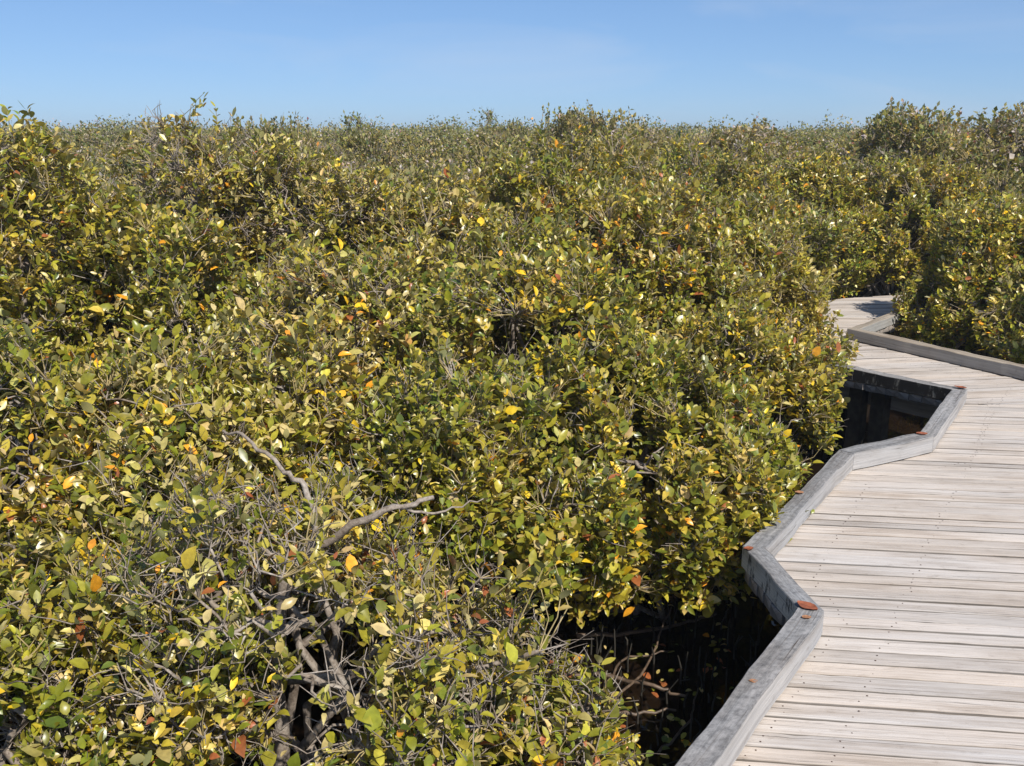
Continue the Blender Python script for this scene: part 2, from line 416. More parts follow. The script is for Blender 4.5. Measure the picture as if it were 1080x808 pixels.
def rail_chain(chain, side, mats):
    OUT = offset_line(chain, side * KW)
    for i in range(len(chain) - 1):
        p, q, po, qo = np.array(chain[i]), np.array(chain[i + 1]), OUT[i], OUT[i + 1]
        t = unit(q - p); g = 0.0015
        m1, m2 = mats[i] if i < len(mats) and mats[i] else (KERBWOOD, STAINWOOD)
        a = (p + t * g, q - t * g, po + t * g, qo - t * g)
        z0 = 0.009
        Lr = np.linalg.norm(q - p)
        wpart('kerb_rail', beam(*a, z0, KH + rng.normal(0, .002), m1, m2))
L_m = [None, (KERBWOOD, STAINWOOD), (KERBWOOD, STAINWOOD), None, None, None, (KERBWOOD, BLACKWOOD), (KERBWOOD, BLACKWOOD), (KERBWOOD, BLACKWOOD), None]
rail_chain(LEFT, 1, L_m)
R_m = [None, None, None, (OLDWOOD, OLDWOOD), (OLDWOOD, OLDWOOD), (OLDWOOD, OLDWOOD), (OLDWOOD, OLDWOOD)]
rail_chain(RIGHT, -1, R_m)

# bearers and posts below the boards
for chain, sg in ((LEFT, -1), (RIGHT, 1)):
    a_ = offset_line(chain, sg * 0.16); b_ = offset_line(chain, sg * 0.23)
    for i in range(len(chain) - 1):
        wpart('bearer', beam(a_[i], a_[i + 1], b_[i], b_[i + 1], -0.21, -PT - 0.006, OLDWOOD, None, seg=0.6, name='bearer'))
        for f in (0.12, 0.85):
            c = a_[i] * (1 - f) + a_[i + 1] * f
            if c[1] < 0.5: continue
            h = 0.05
            t = unit(a_[i + 1] - a_[i]); nn = np.array([-t[1], t[0]])
            c = c + nn * sg * -0.056
            c4 = [c - t * h - nn * h, c + t * h - nn * h, c + t * h + nn * h, c - t * h + nn * h]
            V = [(x[0], x[1], -1.0) for x in c4] + [(x[0], x[1], -0.055) for x in c4]
            F = [[0, 1, 5, 4], [1, 2, 6, 5], [2, 3, 7, 6], [3, 0, 4, 7], [4, 5, 6, 7]]
            wpart('post', new_mesh('post', V, [F], POSTWOOD))

# ------------------------------------------------------------------ leaves and branches
T_BIG = np.array([[0, 0, 0], [1, 0, -.06], [.20, .27, .05], [.20, 0, 0], [.20, -.27, .05], [.48, .41, .07], [.48, 0, .01], [.48, -.41, .07], [.78, .28, .03], [.78, 0, -.02], [.78, -.28, .03]])
F_BIG4 = np.array([[3, 6, 5, 2], [4, 7, 6, 3], [6, 9, 8, 5], [7, 10, 9, 6]])
F_BIG3 = np.array([[0, 3, 2], [0, 4, 3], [9, 1, 8], [10, 1, 9]])
T_MID = np.array([[0, 0, 0], [.28, .34, .07], [.68, .37, .05], [1.0, 0, -.04], [.68, -.37, .05], [.28, -.34, .07]])
F_MID4 = np.array([[0, 3, 2, 1], [0, 5, 4, 3]])
T_LOW = np.array([[0, 0, 0], [.45, .42, .05], [1.0, 0, 0], [.45, -.42, .05]])
F_LOW4 = np.array([[0, 3, 2, 1]])

PAL = np.array([1.56, 1.45, 1.42]) * np.array([[.165, .165, .016], [.115, .135, .014], [.225, .205, .020], [.275, .24, .035], [.080, .105, .016], [.33, .29, .085], [.38, .33, .14], [.50, .36, .02], [.55, .25, .02], [.24, .085, .03]])
W_NEAR = np.array([.24, .20, .19, .11, .09, .07, .04, .06, .018, .014])
W_PALE = np.array([.15, .10, .17, .17, .06, .17, .15, .045, .018, .016])
W_ORANGE = np.array([.17, .12, .17, .14, .06, .12, .09, .05, .05, .05])
W_DRY = np.array([.17, .13, .17, .13, .07, .10, .12, .05, .02, .04])
W_FAR = np.array([.24, .20, .15, .10, .15, .09, .04, .015, .005, .01])

def leaf_mesh(name, P, A, N, Ls, rng_, weights, detail, mat, tone=1.0, spray=None):
    """P base points, A axis, N upper-side normal, Ls lengths"""
    A = unit(A); S = unit(np.cross(N, A)); N = np.cross(A, S)
    n = len(P)
    T = {'big': T_BIG, 'mid': T_MID, 'low': T_LOW}[detail]
    wd = rng_.uniform(0.72, 1.25, n) * (0.9 if detail == 'low' else 0.70)
    cu = rng_.normal(-0.04, 0.2, n); fold = rng_.uniform(0.3, 2.4, n)
    X = T[None, :, 0] * Ls[:, None]
    Yv = T[None, :, 1] * (Ls * wd)[:, None]
    Z = T[None, :, 2] * (Ls * fold)[:, None] + (T[None, :, 0] ** 2) * (cu * Ls)[:, None]
    V = P[:, None] + X[..., None] * A[:, None] + Yv[..., None] * S[:, None] + Z[..., None] * N[:, None]
    k = T.shape[0]; base = (np.arange(n) * k)[:, None, None]
    if detail == 'big': F = [(base + F_BIG4[None]).reshape(-1, 4), (base + F_BIG3[None]).reshape(-1, 3)]
    elif detail == 'mid': F = [(base + F_MID4[None]).reshape(-1, 4)]
    else: F = [(base + F_LOW4[None]).reshape(-1, 4)]
    ci = rng_.choice(len(PAL), n, p=weights / weights.sum())
    ko = rng_.normal(0, 4.0, (4, 3)); qo = np.sin(P @ ko.T + rng_.uniform(0, 6, 4)).mean(1)
    stray = (ci >= 7) & (qo < .22) & (rng_.uniform(0, 1, n) < .72)          # old leaves gather on some branches
    ci = np.where(stray, rng_.integers(0, 6, n), ci)
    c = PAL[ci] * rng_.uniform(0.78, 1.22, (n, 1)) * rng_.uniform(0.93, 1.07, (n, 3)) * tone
    if spray is not None:
        kq = rng_.normal(0, 5.5, (5, 3)); q = np.clip(.5 + .9 * np.sin(P @ kq.T + rng_.uniform(0, 6, 5)).mean(1) + rng_.normal(0, .10, n), 0, 1)[:, None]
        green = (ci < 6)[:, None]
        tw = rng_.uniform(.72, 1.25, spray.max() + 1)[spray][:, None]
        c = np.where(green, c * tw * (np.array([.82, .92, .85]) * (1 - q) + np.array([1.22, 1.12, 1.25]) * q), c)
    c4 = np.concatenate([c, np.ones((n, 1))], 1)
    return new_mesh(name, V.reshape(-1, 3), F, mat, col=np.repeat(c4, k, 0), smooth=(detail == 'big'))

class Wood:
    def __init__(s): s.V = []; s.F = []; s.n = 0; s.young = []
    def tube(s, P, r0, r1, k=5):
        P = np.asarray(P); n = len(P)
        T = unit(np.gradient(P, axis=0))
        ref = np.array([0.31, 0.22, 0.93]); ref = ref if abs(T[0] @ ref) < 0.9 else np.array([1.0, 0.1, 0])
        a = unit(np.cross(T, ref)); b = np.cross(T, a)
        rad = np.linspace(r0, r1, n)
        ang = np.arange(k) / k * 2 * math.pi
        V = P[:, None] + rad[:, None, None] * (np.cos(ang)[None, :, None] * a[:, None] + np.sin(ang)[None, :, None] * b[:, None])
        i = s.n + np.arange(n * k).reshape(n, k)
        j = np.roll(i, -1, axis=1)
        s.V.append(V.reshape(-1, 3)); s.young.append(0); s.F.append(np.stack([i[:-1].ravel(), j[:-1].ravel(), j[1:].ravel(), i[1:].ravel()], 1)); s.n += n * k
    def twigs(s, S, M, E, r0, r1, k=3, young=0):
        """many bent twigs at once: start, middle, end"""
        n = len(S); P = np.stack([S, M, E], 1)
        T = unit(E - S); a = unit(np.cross(T, np.array([0.3, 0.5, 0.81]))); b = np.cross(T, a)
        ang = np.arange(k) / k * 2 * math.pi
        ringd = np.cos(ang)[None, :, None] * a[:, None] + np.sin(ang)[None, :, None] * b[:, None]
        rad = np.array([r0, (r0 + r1) / 2, r1])
        V = P[:, :, None] + rad[None, :, None, None] * ringd[:, None]
        i = s.n + np.arange(n * 3 * k).reshape(n, 3, k); j = np.roll(i, -1, axis=2)
        s.V.append(V.reshape(-1, 3)); s.young.append(young)
        s.F.append(np.stack([i[:, :-1].ravel(), j[:, :-1].ravel(), j[:, 1:].ravel(), i[:, 1:].ravel()], 1)); s.n += n * 3 * k
    def mesh(s, name, mat=None):
        me = new_mesh(name, np.concatenate(s.V), s.F, mat or BARK, smooth=True)
        if any(s.young):
            me.materials.append(SHOOT)
            me.polygons.foreach_set('material_index', np.concatenate([np.full(len(f), y, dtype=np.int32) for f, y in zip(s.F, s.young)]))
        return me

def curve(a, b, rng_, n=6, sag=0.12, jit=0.05, lift=0.15):
    a, b = np.asarray(a, float), np.asarray(b, float); d = np.linalg.norm(b - a)
    c = (a + b) / 2 + rng_.normal(0, sag * d, 3) + np.array([0, 0, lift * d])
    t = np.linspace(0, 1, n)[:, None]
    P = (1 - t) ** 2 * a + 2 * t * (1 - t) * c + t ** 2 * b
    J = rng_.normal(0, jit * d / n, (n, 3)); J[0] = 0; J[-1] = 0
    return P + J * 1.5

def shrub(seed, rx, ry, top, base=WATER, ntw=1800, leaves=8, leaf_len=0.056, detail='big', weights=W_NEAR, dead=0.10, lowfrac=-0.25,
          mat=None, lump=0.22, limbs=None, gap=0.47, wood=1.0, skirt=0.18, tone=1.0, trunks=4, spread=0.35, shell=0.62):
    """grow a mangrove shrub in local coordinates (origin at the water line under its middle); returns (wood mesh, leaf mesh)"""
    g = np.random.default_rng(seed); ntw = int(ntw * 1.4); dead = dead + .06
    H = top - base; zc = H * 0.52; rz = H - zc
    W = Wood()
    ks = g.normal(0, 3.2, (6, 3)); ph = g.uniform(0, 6.28, 6); am = g.uniform(0.4, 1, 6); am /= am.sum()
    kg = g.normal(0, 5.0 / max(rx, .5), (5, 3)); pg = g.uniform(0, 6.28, 5)
    kf = g.normal(0, 9.0, (6, 3)); pf = g.uniform(0, 6.28, 6)
    def env(d): return 1 + lump * 1.8 * (np.sin(d @ ks.T + ph) @ am)
    def tips(n, lo, hi, zlo):
        out_ = []; tot = 0
        while tot < n:
            d = unit(g.normal(0, 1, (n * 2, 3))); d = d[d[:, 2] > zlo]
            r = g.uniform(lo ** 2.2, hi ** 2.2, len(d)) ** (1 / 2.2)
            rr = np.array([rx, ry, rz])
            down = np.where(d[:, 2:3] < 0, [1, 1, zc / rz * (1 - skirt)], 1.0)
            p = d * rr * down * (r * env(d))[:, None] + [0, 0, zc]
            nz = np.sin(p @ kg.T + pg).mean(1); nf = np.sin(p @ kf.T + pf).mean(1)
            p = (p - [0, 0, zc]) * (1 + .16 * nf)[:, None] + [0, 0, zc]
            keep = (nz * .6 + nf > (gap - .62) * .9) & (p[:, 2] > 0.06)
            p = p[keep]; out_.append(p); tot += len(p)
        return np.concatenate(out_)[:n]
    pts = []
    if limbs:
        for P, r0, r1 in limbs:
            P = np.asarray(P, float); t = np.linspace(0, 1, len(P)); tn = np.linspace(0, 1, len(P) * 3)
            Q = np.stack([np.interp(tn, t, P[:, c]) for c in range(3)], 1)
            Q[1:-1] += g.normal(0, 0.006, Q[1:-1].shape)
            W.tube(Q, r0, r1, 8); pts.append(Q[3:])
    nl = max(4, int(7 * wood))
    bases = [np.array([math.cos(q) * spread * rx * .5, math.sin(q) * spread * rx * .5, -0.2]) for q in g.uniform(0, 6.28, trunks)]
    for i, tp in enumerate(tips(nl, 0.40, 0.62, 0.05)):
        b_ = bases[i % trunks]
        P = curve(b_, tp, g, 8, 0.10, 0.25, 0.05); W.tube(P, 0.020 * min(1.4, H), 0.010, 6); pts.append(P[3:])
    Q = np.concatenate(pts)
    def attach(tp, Q, bias=0.5):
        res = np.empty(len(tp), dtype=int)
        for s0 in range(0, len(tp), 400):
            d = tp[s0:s0 + 400, None] - Q[None]
            D = np.linalg.norm(d, axis=2) - bias * np.clip(d[..., 2], -.3, .15)
            res[s0:s0 + 400] = D.argmin(1)
        return Q[res]
    t2 = tips(int(34 * wood), 0.55, 0.80, lowfrac); s2 = attach(t2, Q); p2 = [Q]
    for a, b_ in zip(s2, t2):
        P = curve(a, b_, g, 6, 0.14, 0.35, 0.06); W.tube(P, 0.0095, 0.005, 5); p2.append(P[1:])
    Q = np.concatenate(p2)
    t3 = tips(int(230 * wood), shell, 0.93, lowfrac); s3 = attach(t3, Q); p3 = [Q]
    for a, b_ in zip(s3, t3):
        P = curve(a, b_, g, 5, 0.15, 0.4, 0.06); W.tube(P, 0.0055, 0.0030, 4); p3.append(P[1:])
    Q = np.concatenate(p3)
    t4 = tips(ntw, shell + 0.08, 1.04, lowfrac); s4 = attach(t4, Q)
    d = t4 - s4; ln = np.linalg.norm(d, axis=1, keepdims=True)
    lim = np.clip(ln, 0.07, 0.20); s4b = t4 - unit(d) * lim
    far = (ln[:, 0] > 0.20)
    isdead = g.uniform(0, 1, ntw) < dead
    t4 = np.where(isdead[:, None], s4 + unit(d + g.normal(0, .35, d.shape) * ln) * np.minimum(ln, g.uniform(.06, .17, ln.shape)), t4)
    ln = np.linalg.norm(t4 - s4, axis=1, keepdims=True)
    m4 = (s4 + t4) / 2 + g.normal(0, 1, t4.shape) * ln * np.where(isdead, .17, .10)[:, None]
    rtw = {'big': 0.0022, 'mid': 0.003, 'low': 0.0042}[detail]
    if detail == 'low': sel = g.uniform(0, 1, len(t4)) < 1.1
    else: sel = np.ones(len(t4), bool)
    yg = (~isdead) & (g.uniform(0, 1, ntw) < .75)
    W.twigs(s4[sel & ~yg], m4[sel & ~yg], t4[sel & ~yg], rtw * 1.5, rtw * 0.75)
    W.twigs(s4[sel & yg], m4[sel & yg], t4[sel & yg], rtw * 1.3, rtw * 0.75, young=1)
    T, M = t4[~isdead], m4[~isdead]
    # dead twigs fork twice
    Dt, Dm = t4[isdead], m4[isdead]
    if len(Dt):
        e = Dt + unit(g.normal(0, 1, Dt.shape) + [0, 0, .5] + unit(Dt - Dm)) * g.uniform(.04, .13, (len(Dt), 1))
        W.twigs(Dt, (Dt + e) / 2 + g.normal(0, .008, e.shape), e, rtw, rtw * .5)
        e2 = Dm + unit(g.normal(0, 1, Dt.shape) + [0, 0, .4] + unit(Dt - Dm)) * g.uniform(.04, .12, (len(Dt), 1))
        W.twigs(Dm, (Dm + e2) / 2 + g.normal(0, .01, e.shape), e2, rtw, rtw * .5)
    outw = unit((T - [0, 0, zc]) / np.array([rx, ry, rz]) ** 2)
    ax = unit(unit(T - M) * 0.5 + outw * 0.40 + UP * 0.95 + g.normal(0, .25, T.shape))
    lp, la, ln_, ll, ls_ = [], [], [], [], []
    ref = unit(g.normal(0, 1, T.shape)); pa = unit(np.cross(ax, ref)); pb = np.cross(ax, pa)
    nodes = max(1, leaves // 2)
    for kx in range(nodes):
        f = kx / max(1, nodes - 1) if nodes > 1 else 1
        pos = T - ax * (1 - f) * (0.035 * nodes) * 0.6 + (M - T) * (1 - f) * 0.10
        ang = kx * math.pi / 2 + g.normal(0, .35, len(T))
        for sgn in (0, math.pi):
            pd = np.cos(ang + sgn)[:, None] * pa + np.sin(ang + sgn)[:, None] * pb
            open_ = g.normal(0.95 - 0.25 * f, 0.22, len(T))[:, None]
            a_ = ax * np.cos(open_) + pd * np.sin(open_)
            n_ = ax * np.sin(open_) - pd * np.cos(open_)
            # leaves turn towards the light a little, and lie about at random a little
            n_ = n_ + UP * 0.12 + g.normal(0, .36, n_.shape)
            keep = g.uniform(0, 1, len(T)) < 0.86
            ls_.append(np.flatnonzero(keep)); lp.append((pos + pd * .004)[keep]); la.append(a_[keep]); ln_.append(n_[keep])
            ll.append((leaf_len * np.clip(g.lognormal(-.12, .34, len(T)), .35, 1.55) * (1 - 0.25 * f * g.uniform(0, 1, len(T))))[keep])
    lp, la, ln_, ll = map(np.concatenate, (lp, la, ln_, ll))
    ls_ = np.concatenate(ls_); ok = lp[:, 2] > 0.02
    lm = leaf_mesh('crown', lp[ok], la[ok], ln_[ok], ll[ok], g, weights, detail, mat or LEAF, tone, ls_[ok])
    return W.mesh('trunk'), lm

def place(meshes, loc, rz=0.0, sc=1.0, name='mangrove_shrub'):
    root = empty(name, loc, rz); root.scale = (sc,) * 3 if not isinstance(sc, tuple) else sc
    link('trunk', meshes[0], root); link('crown', meshes[1], root)
    return root

# ---- the near shrubs, each grown for its own spot -----------------------------------------
A_O = np.array([-0.72, 2.66, WATER])
def loc_(pts): return [tuple(np.array(p) - A_O) for p in pts]
A_LIMBS = [(loc_([(-.77, 2.74, -.78), (-.76, 2.73, -.30), (-.75, 2.72, -.01), (-.735, 2.71, .23), (-.71, 2.70, .38), (-.665, 2.70, .445), (-.56, 2.70, .50), (-.43, 2.69, .575), (-.34, 2.69, .61), (-.24, 2.72, .628)]), .027, .007),
           (loc_([(-.645, 2.70, .455), (-.61, 2.70, .51), (-.605, 2.70, .573), (-.63, 2.71, .653), (-.68, 2.72, .71), (-.74, 2.74, .755), (-.82, 2.78, .80), (-.90, 2.82, .81)]), .013, .004),
           (loc_([(-.34, 2.69, .61), (-.27, 2.72, .58), (-.17, 2.75, .585), (-.09, 2.78, .60)]), .005, .002),
           (loc_([(-.52, 2.95, -.78), (-.55, 2.90, -.3), (-.62, 2.86, .0), (-.50, 2.95, .30)]), .034, .014),
           (loc_([(-.76, 2.73, -.10), (-.95, 2.66, .1), (-1.1, 2.60, .20), (-1.3, 2.58, .34)]), .018, .007),
           (loc_([(-.735, 2.71, .2), (-.85, 2.66, .26), (-.98, 2.6, .38), (-1.15, 2.58, .42)]), .012, .005),
           (loc_([(-.75, 2.72, .0), (-.45, 2.55, .12), (-.2, 2.50, .16), (.08, 2.52, .22)]), .018, .006),
           (loc_([(-.5, 2.57, .10), (-.38, 2.5, .25), (-.30, 2.46, .30), (-.12, 2.45, .33)]), .010, .005)]
NEAR = [
 # x, y, rx, ry, top, kwargs, label
 (A_O[0], A_O[1], 0.80, .62, .62, dict(ntw=1750, dead=.36, limbs=A_LIMBS, gap=.46, leaves=6, trunks=3, lump=.25, weights=W_DRY, shell=.5), 'open grey-limbed shrub in front with a bare forked bough showing through thin leaves'),
 (-.05, 2.60, .42, .40, .12, dict(ntw=700, dead=.30, gap=.5, leaves=6, trunks=2, weights=W_DRY, wood=.8, shell=.5), 'low twiggy shrub leaning over the dark water beside the nearest kerb'),
 (-1.55, 2.55, .62, .62, .48, dict(ntw=1500, dead=.08, leaves=8), 'leafy shrub at the lower left edge with large yellow and grey-backed leaves'),
 (-.95, 1.72, .55, .45, -.02, dict(ntw=1100, dead=.15, leaves=8), 'lowest shrub at the very bottom left, seen from above'),
 (.52, 4.30, .80, .80, .72, dict(gap=.44, lowfrac=-.5, skirt=.04, ntw=3200, dead=.06, leaves=8), 'dense glossy green shrub overhanging the water behind the middle kerb'),
 (1.34, 5.42, .56, .60, .66, dict(ntw=1700, dead=.06, leaves=8), 'shrub whose leaves reach over the kerb into the notch of the boardwalk'),
 (1.06, 4.56, .46, .46, .46, dict(gap=.25, ntw=1100, dead=.06, leaves=8, wood=.7), 'small bushy shrub pressed against the outside of the middle kerb'),
 (1.57, 5.98, .48, .46, .40, dict(ntw=1000, dead=.08, leaves=8, wood=.7, weights=W_PALE), 'small pale shrub standing in the left half of the boardwalk notch'),
 (1.50, 7.05, .86, .80, 1.02, dict(ntw=2500, dead=.06, weights=W_PALE), 'pale leafed shrub hiding the far left kerb of the boardwalk'),
 (-.16, 3.95, .80, .76, .70, dict(ntw=2500, dead=.08, weights=W_NEAR), 'rounded olive shrub directly behind the bare forked bough'),
 (-1.22, 3.75, .78, .72, .86, dict(gap=.25, ntw=2300, dead=.08, weights=W_PALE), 'yellow-green shrub behind and left of the bare forked bough'),
 (-2.15, 3.75, .74, .74, 1.02, dict(ntw=2100, dead=.07), 'shrub at the left edge with a tall pale sprig of grey-backed leaves'),
 (-2.70, 5.20, .80, .80, 1.84, dict(ntw=2300, dead=.10, weights=W_ORANGE), 'tall shrub at the upper left edge with orange leaves at its tip'),
 (-1.95, 5.10, .78, .80, 1.26, dict(ntw=2100, dead=.08), 'olive shrub in front of the thin twiggy skyline shrub'),
 (-.95, 5.20, .80, .80, 1.10, dict(ntw=2100, dead=.12, weights=W_PALE), 'pale dry-looking shrub in the left middle with grey twigs between its leaves'),
 (.12, 5.45, .86, .82, 1.14, dict(gap=.15, ntw=2300, dead=.07), 'broad green shrub in the centre of the thicket'),
 (.95, 6.35, .74, .74, 1.34, dict(weights=W_ORANGE, ntw=2000, dead=.08), 'yellow-flecked shrub right of centre in front of the tall central one'),
]
for i, (x, y, rx, ry, top, kw, lab) in enumerate(NEAR):
    ms = shrub(100 + i, rx, ry, top, leaf_len=.044 if y < 3 else .047, detail='big', **kw)
    tag(place(ms, (x, y, WATER)), lab, 'shrub', 'mangrove shrubs close to the boardwalk')

# ---- medium shrubs: own labels where the picture tells them apart --------------------------
MID = [
 (.45, 7.30, 1.02, .90, 1.60, dict(ntw=2600, dead=.06), 'tallest central shrub, golden green, rising just under the skyline'),
 (-2.25, 6.95, .66, .7, 1.77, dict(ntw=1500, dead=.45, gap=.45, weights=W_PALE), 'thin half-dead shrub of bare grey twigs on the left skyline'),
 (-1.42, 7.10, .80, .75, 1.70, dict(ntw=1900, dead=.15, gap=.35, weights=W_PALE), 'scruffy shrub with orange leaves right of the bare twiggy skyline shrub'),
 (-3.3, 7.0, .9, .85, 1.5, dict(ntw=1700, dead=.08, weights=W_PALE), 'shrub behind the orange-tipped one on the left'),
 (-.45, 7.0, .82, .8, 1.32, dict(ntw=1900, dead=.10, weights=W_PALE), 'low pale shrub left of the tall central shrub'),
 (2.32, 9.0, .74, .70, 1.22, dict(ntw=2300, dead=.06, lowfrac=-.5, skirt=.05), 'shrub left of the far bend of the boardwalk'),
 (1.35, 8.35, .80, .80, 1.50, dict(ntw=1900, dead=.07), 'shrub behind the pale one that hides the far kerb'),
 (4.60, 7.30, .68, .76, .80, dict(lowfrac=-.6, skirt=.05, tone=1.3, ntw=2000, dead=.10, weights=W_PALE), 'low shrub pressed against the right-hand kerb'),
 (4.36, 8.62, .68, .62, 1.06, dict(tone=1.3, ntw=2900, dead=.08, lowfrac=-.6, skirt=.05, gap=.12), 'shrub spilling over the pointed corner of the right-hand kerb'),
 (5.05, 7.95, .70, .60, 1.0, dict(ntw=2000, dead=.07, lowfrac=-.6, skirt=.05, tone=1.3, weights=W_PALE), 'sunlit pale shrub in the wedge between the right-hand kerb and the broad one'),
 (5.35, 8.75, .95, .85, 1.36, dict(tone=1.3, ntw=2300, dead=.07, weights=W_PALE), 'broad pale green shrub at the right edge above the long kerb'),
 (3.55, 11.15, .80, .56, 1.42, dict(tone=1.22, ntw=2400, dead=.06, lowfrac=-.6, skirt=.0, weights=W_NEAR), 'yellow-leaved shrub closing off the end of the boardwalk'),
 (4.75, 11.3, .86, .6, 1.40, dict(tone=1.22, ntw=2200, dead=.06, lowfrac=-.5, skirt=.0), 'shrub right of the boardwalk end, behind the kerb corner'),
 (2.6, 10.75, .72, .7, 1.45, dict(ntw=1900, dead=.08, lowfrac=-.5, skirt=.0), 'shrub with grey bare twigs left of the boardwalk end'),
]
for i, (x, y, rx, ry, top, kw, lab) in enumerate(MID):
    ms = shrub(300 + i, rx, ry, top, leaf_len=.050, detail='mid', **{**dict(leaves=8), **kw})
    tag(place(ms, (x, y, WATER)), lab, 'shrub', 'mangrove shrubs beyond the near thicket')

# ---- the canopy behind: copies of a few shrubs, thinning detail with distance --------------
VAR = [shrub(500 + i, .95, .92, 1.25 + .1 * (i % 3), ntw=1700, leaves=8, leaf_len=.054, detail='low', mat=FARLEAF, tone=np.array([.92, .93, 2.2]), dead=(.06, .1, .3, .05, .12, .08)[i],  # tone greys these leaves: distance haze put into their colour
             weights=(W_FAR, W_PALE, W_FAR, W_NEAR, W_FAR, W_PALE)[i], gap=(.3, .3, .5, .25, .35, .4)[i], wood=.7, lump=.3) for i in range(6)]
def blocked(x, y):
    if 1.2 < x < 5.8 and y < 11.2: return True
    return False
g = np.random.default_rng(77)
taken = [(n[0], n[1]) for n in NEAR + MID]
SIDE = {-1: 'left of the boardwalk end', 0: 'in the middle of the view', 1: 'right of the boardwalk end'}
cnt = 0
y = 7.6
while y < 27 and cnt < 235:
    sp = 1.15 + 0.028 * (y - 7)
    half = y * 0.60 + 1.2
    for x in np.arange(-half, half, sp):
        px, py = x + g.uniform(-.4, .4) * sp, y + g.uniform(-.4, .4) * sp
        if blocked(px, py) or any((px - a) ** 2 + (py - b_) ** 2 < .85 ** 2 for a, b_ in taken): continue
        taken.append((px, py)); cnt += 1
        q = px / py
        top = 1.27 + 0.024 * (min(py, 20) - 7.5) + g.normal(0, .07)
        if q > .22: top += .05
        vi = int(g.integers(0, 6)); s_ = (top - WATER) / (1.25 + .1 * (vi % 3) - WATER)
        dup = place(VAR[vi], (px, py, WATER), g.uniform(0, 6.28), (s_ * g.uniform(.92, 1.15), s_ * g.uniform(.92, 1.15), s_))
        zone = 'left' if q < -.17 else ('right' if q > .2 else 'central')
        tag(dup, {'left': 'olive mangrove shrub in the massed canopy behind the left-hand thicket',
                  'central': 'olive mangrove shrub in the massed canopy between the thicket and the skyline',
                  'right': 'olive mangrove shrub in the massed canopy behind the boardwalk end'}[zone], 'shrub', 'mangrove shrubs of the ' + zone + ' canopy')
    y += sp * .85
print('canopy copies', cnt)
# emergent crowns on the skyline
for (x, y, top, r, vi, lab) in [
  (-3.05, 13.2, 1.72, .8, 3, 'small round crown standing up on the left skyline'),
  (-2.35, 15.5, 1.95, .9, 2, 'open-topped crown on the left skyline beside the scruffy orange-flecked shrub'),
  (-.15, 19.5, 2.12, .8, 2, 'sparse tufted crown sticking up at the middle of the skyline'),
  (1.15, 17.0, 2.05, 1.1, 0, 'domed crown on the skyline right of the middle'),
  (3.0, 16.0, 1.97, 1.2, 1, 'ragged twiggy crown on the skyline between the middle and the right'),
  (5.55, 13.8, 1.90, 1.1, 3, 'leafy tall crown on the right skyline, leftmost of the raised group'),
  (6.75, 14.2, 2.06, 1.3, 5, 'highest crown on the right skyline, broad and twiggy'),
  (7.8, 13.9, 1.97, 1.1, 4, 'crown at the right edge of the skyline')]:
    s_ = (top - WATER) / (1.25 + .1 * (vi % 3) - WATER); xy = r / .95
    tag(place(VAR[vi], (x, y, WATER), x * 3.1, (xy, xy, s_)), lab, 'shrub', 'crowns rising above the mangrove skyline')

# ---- everything farther reads as one mass --------------------------------------------------
def far_forest():
    g = np.random.default_rng(9)
    Ps, As, Ns, Ls = [], [], [], []
    y = 27.0
    while y < 170:
        sp = 1.5 + 0.02 * (y - 27)
        half = y * 0.62 + 2
        n = int(2 * half / sp)
        xs = (np.arange(n) - n / 2) * sp + g.uniform(-.4, .4, n) * sp
        for x in xs:
            py = y + g.uniform(-.5, .5) * sp
            top = 1.60 + 0.0030 * (py - 27) + g.normal(0, .13) + .22 * math.sin(x * .45 + 1.3 * math.sin(py * .21)) * math.sin(py * .37 + 1) + (0.38 if g.uniform() < .07 else 0.06)
            lf = 0.075 + 0.0016 * (py - 27)
            r = g.uniform(.75, 1.15) * (1 + .004 * (py - 27))
            m_ = int(np.clip(900 * (27 / py) ** 1.1, 130, 900))
            d = unit(g.normal(0, 1, (m_ * 2, 3))); d = d[(d[:, 2] > -.1)][:m_]
            lump = 1 + .28 * np.sin(d @ g.normal(0, 4, 3) + g.uniform(0, 6)) + g.normal(0, .045, len(d))
            H = top - WATER
            P = d * np.array([r, r, H * .45]) * (lump * g.uniform(.72, 1.02, len(d)))[:, None] + [x, py, WATER + H * .58]
            Ps.append(P); As.append(unit(g.normal(0, .8, P.shape) + d * .5 + UP * .4)); Ns.append(d + UP * .5 + g.normal(0, .5, P.shape))
            Ls.append(lf * g.uniform(.6, 1.3, len(P)))
        y += sp * .9
    P = np.concatenate(Ps); print('forest leaves', len(P))
    return leaf_mesh('mangrove_forest', P, np.concatenate(As), np.concatenate(Ns), np.concatenate(Ls), g, W_FAR, 'low', FARLEAF, np.array([.90, .91, 2.4]))  # leaf colour greyed to paint in distance haze, besides the haze volume
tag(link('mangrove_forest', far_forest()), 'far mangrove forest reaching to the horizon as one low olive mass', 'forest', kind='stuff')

m, nt, out = mat_new('air')
v = nd(nt, 'ShaderNodeVolumePrincipled', {'Color': (0.86, 0.92, 1.0, 1), 'Density': 0.0015, 'Anisotropy': 0.2})
nt.links.new(v.outputs[0], out.inputs['Volume'])
bx = [(-905, -905, -2), (905, -905, -2), (905, 905, -2), (-905, 905, -2), (-905, -905, 4.2), (905, -905, 4.2), (905, 905, 4.2), (-905, 905, 4.2)]
hz = link('haze', new_mesh('haze', bx, [[[0, 3, 2, 1], [4, 5, 6, 7], [0, 1, 5, 4], [1, 2, 6, 5], [2, 3, 7, 6], [3, 0, 4, 7]]], m)); tag(hz, 'thin haze over the mangroves', 'haze', kind='stuff')

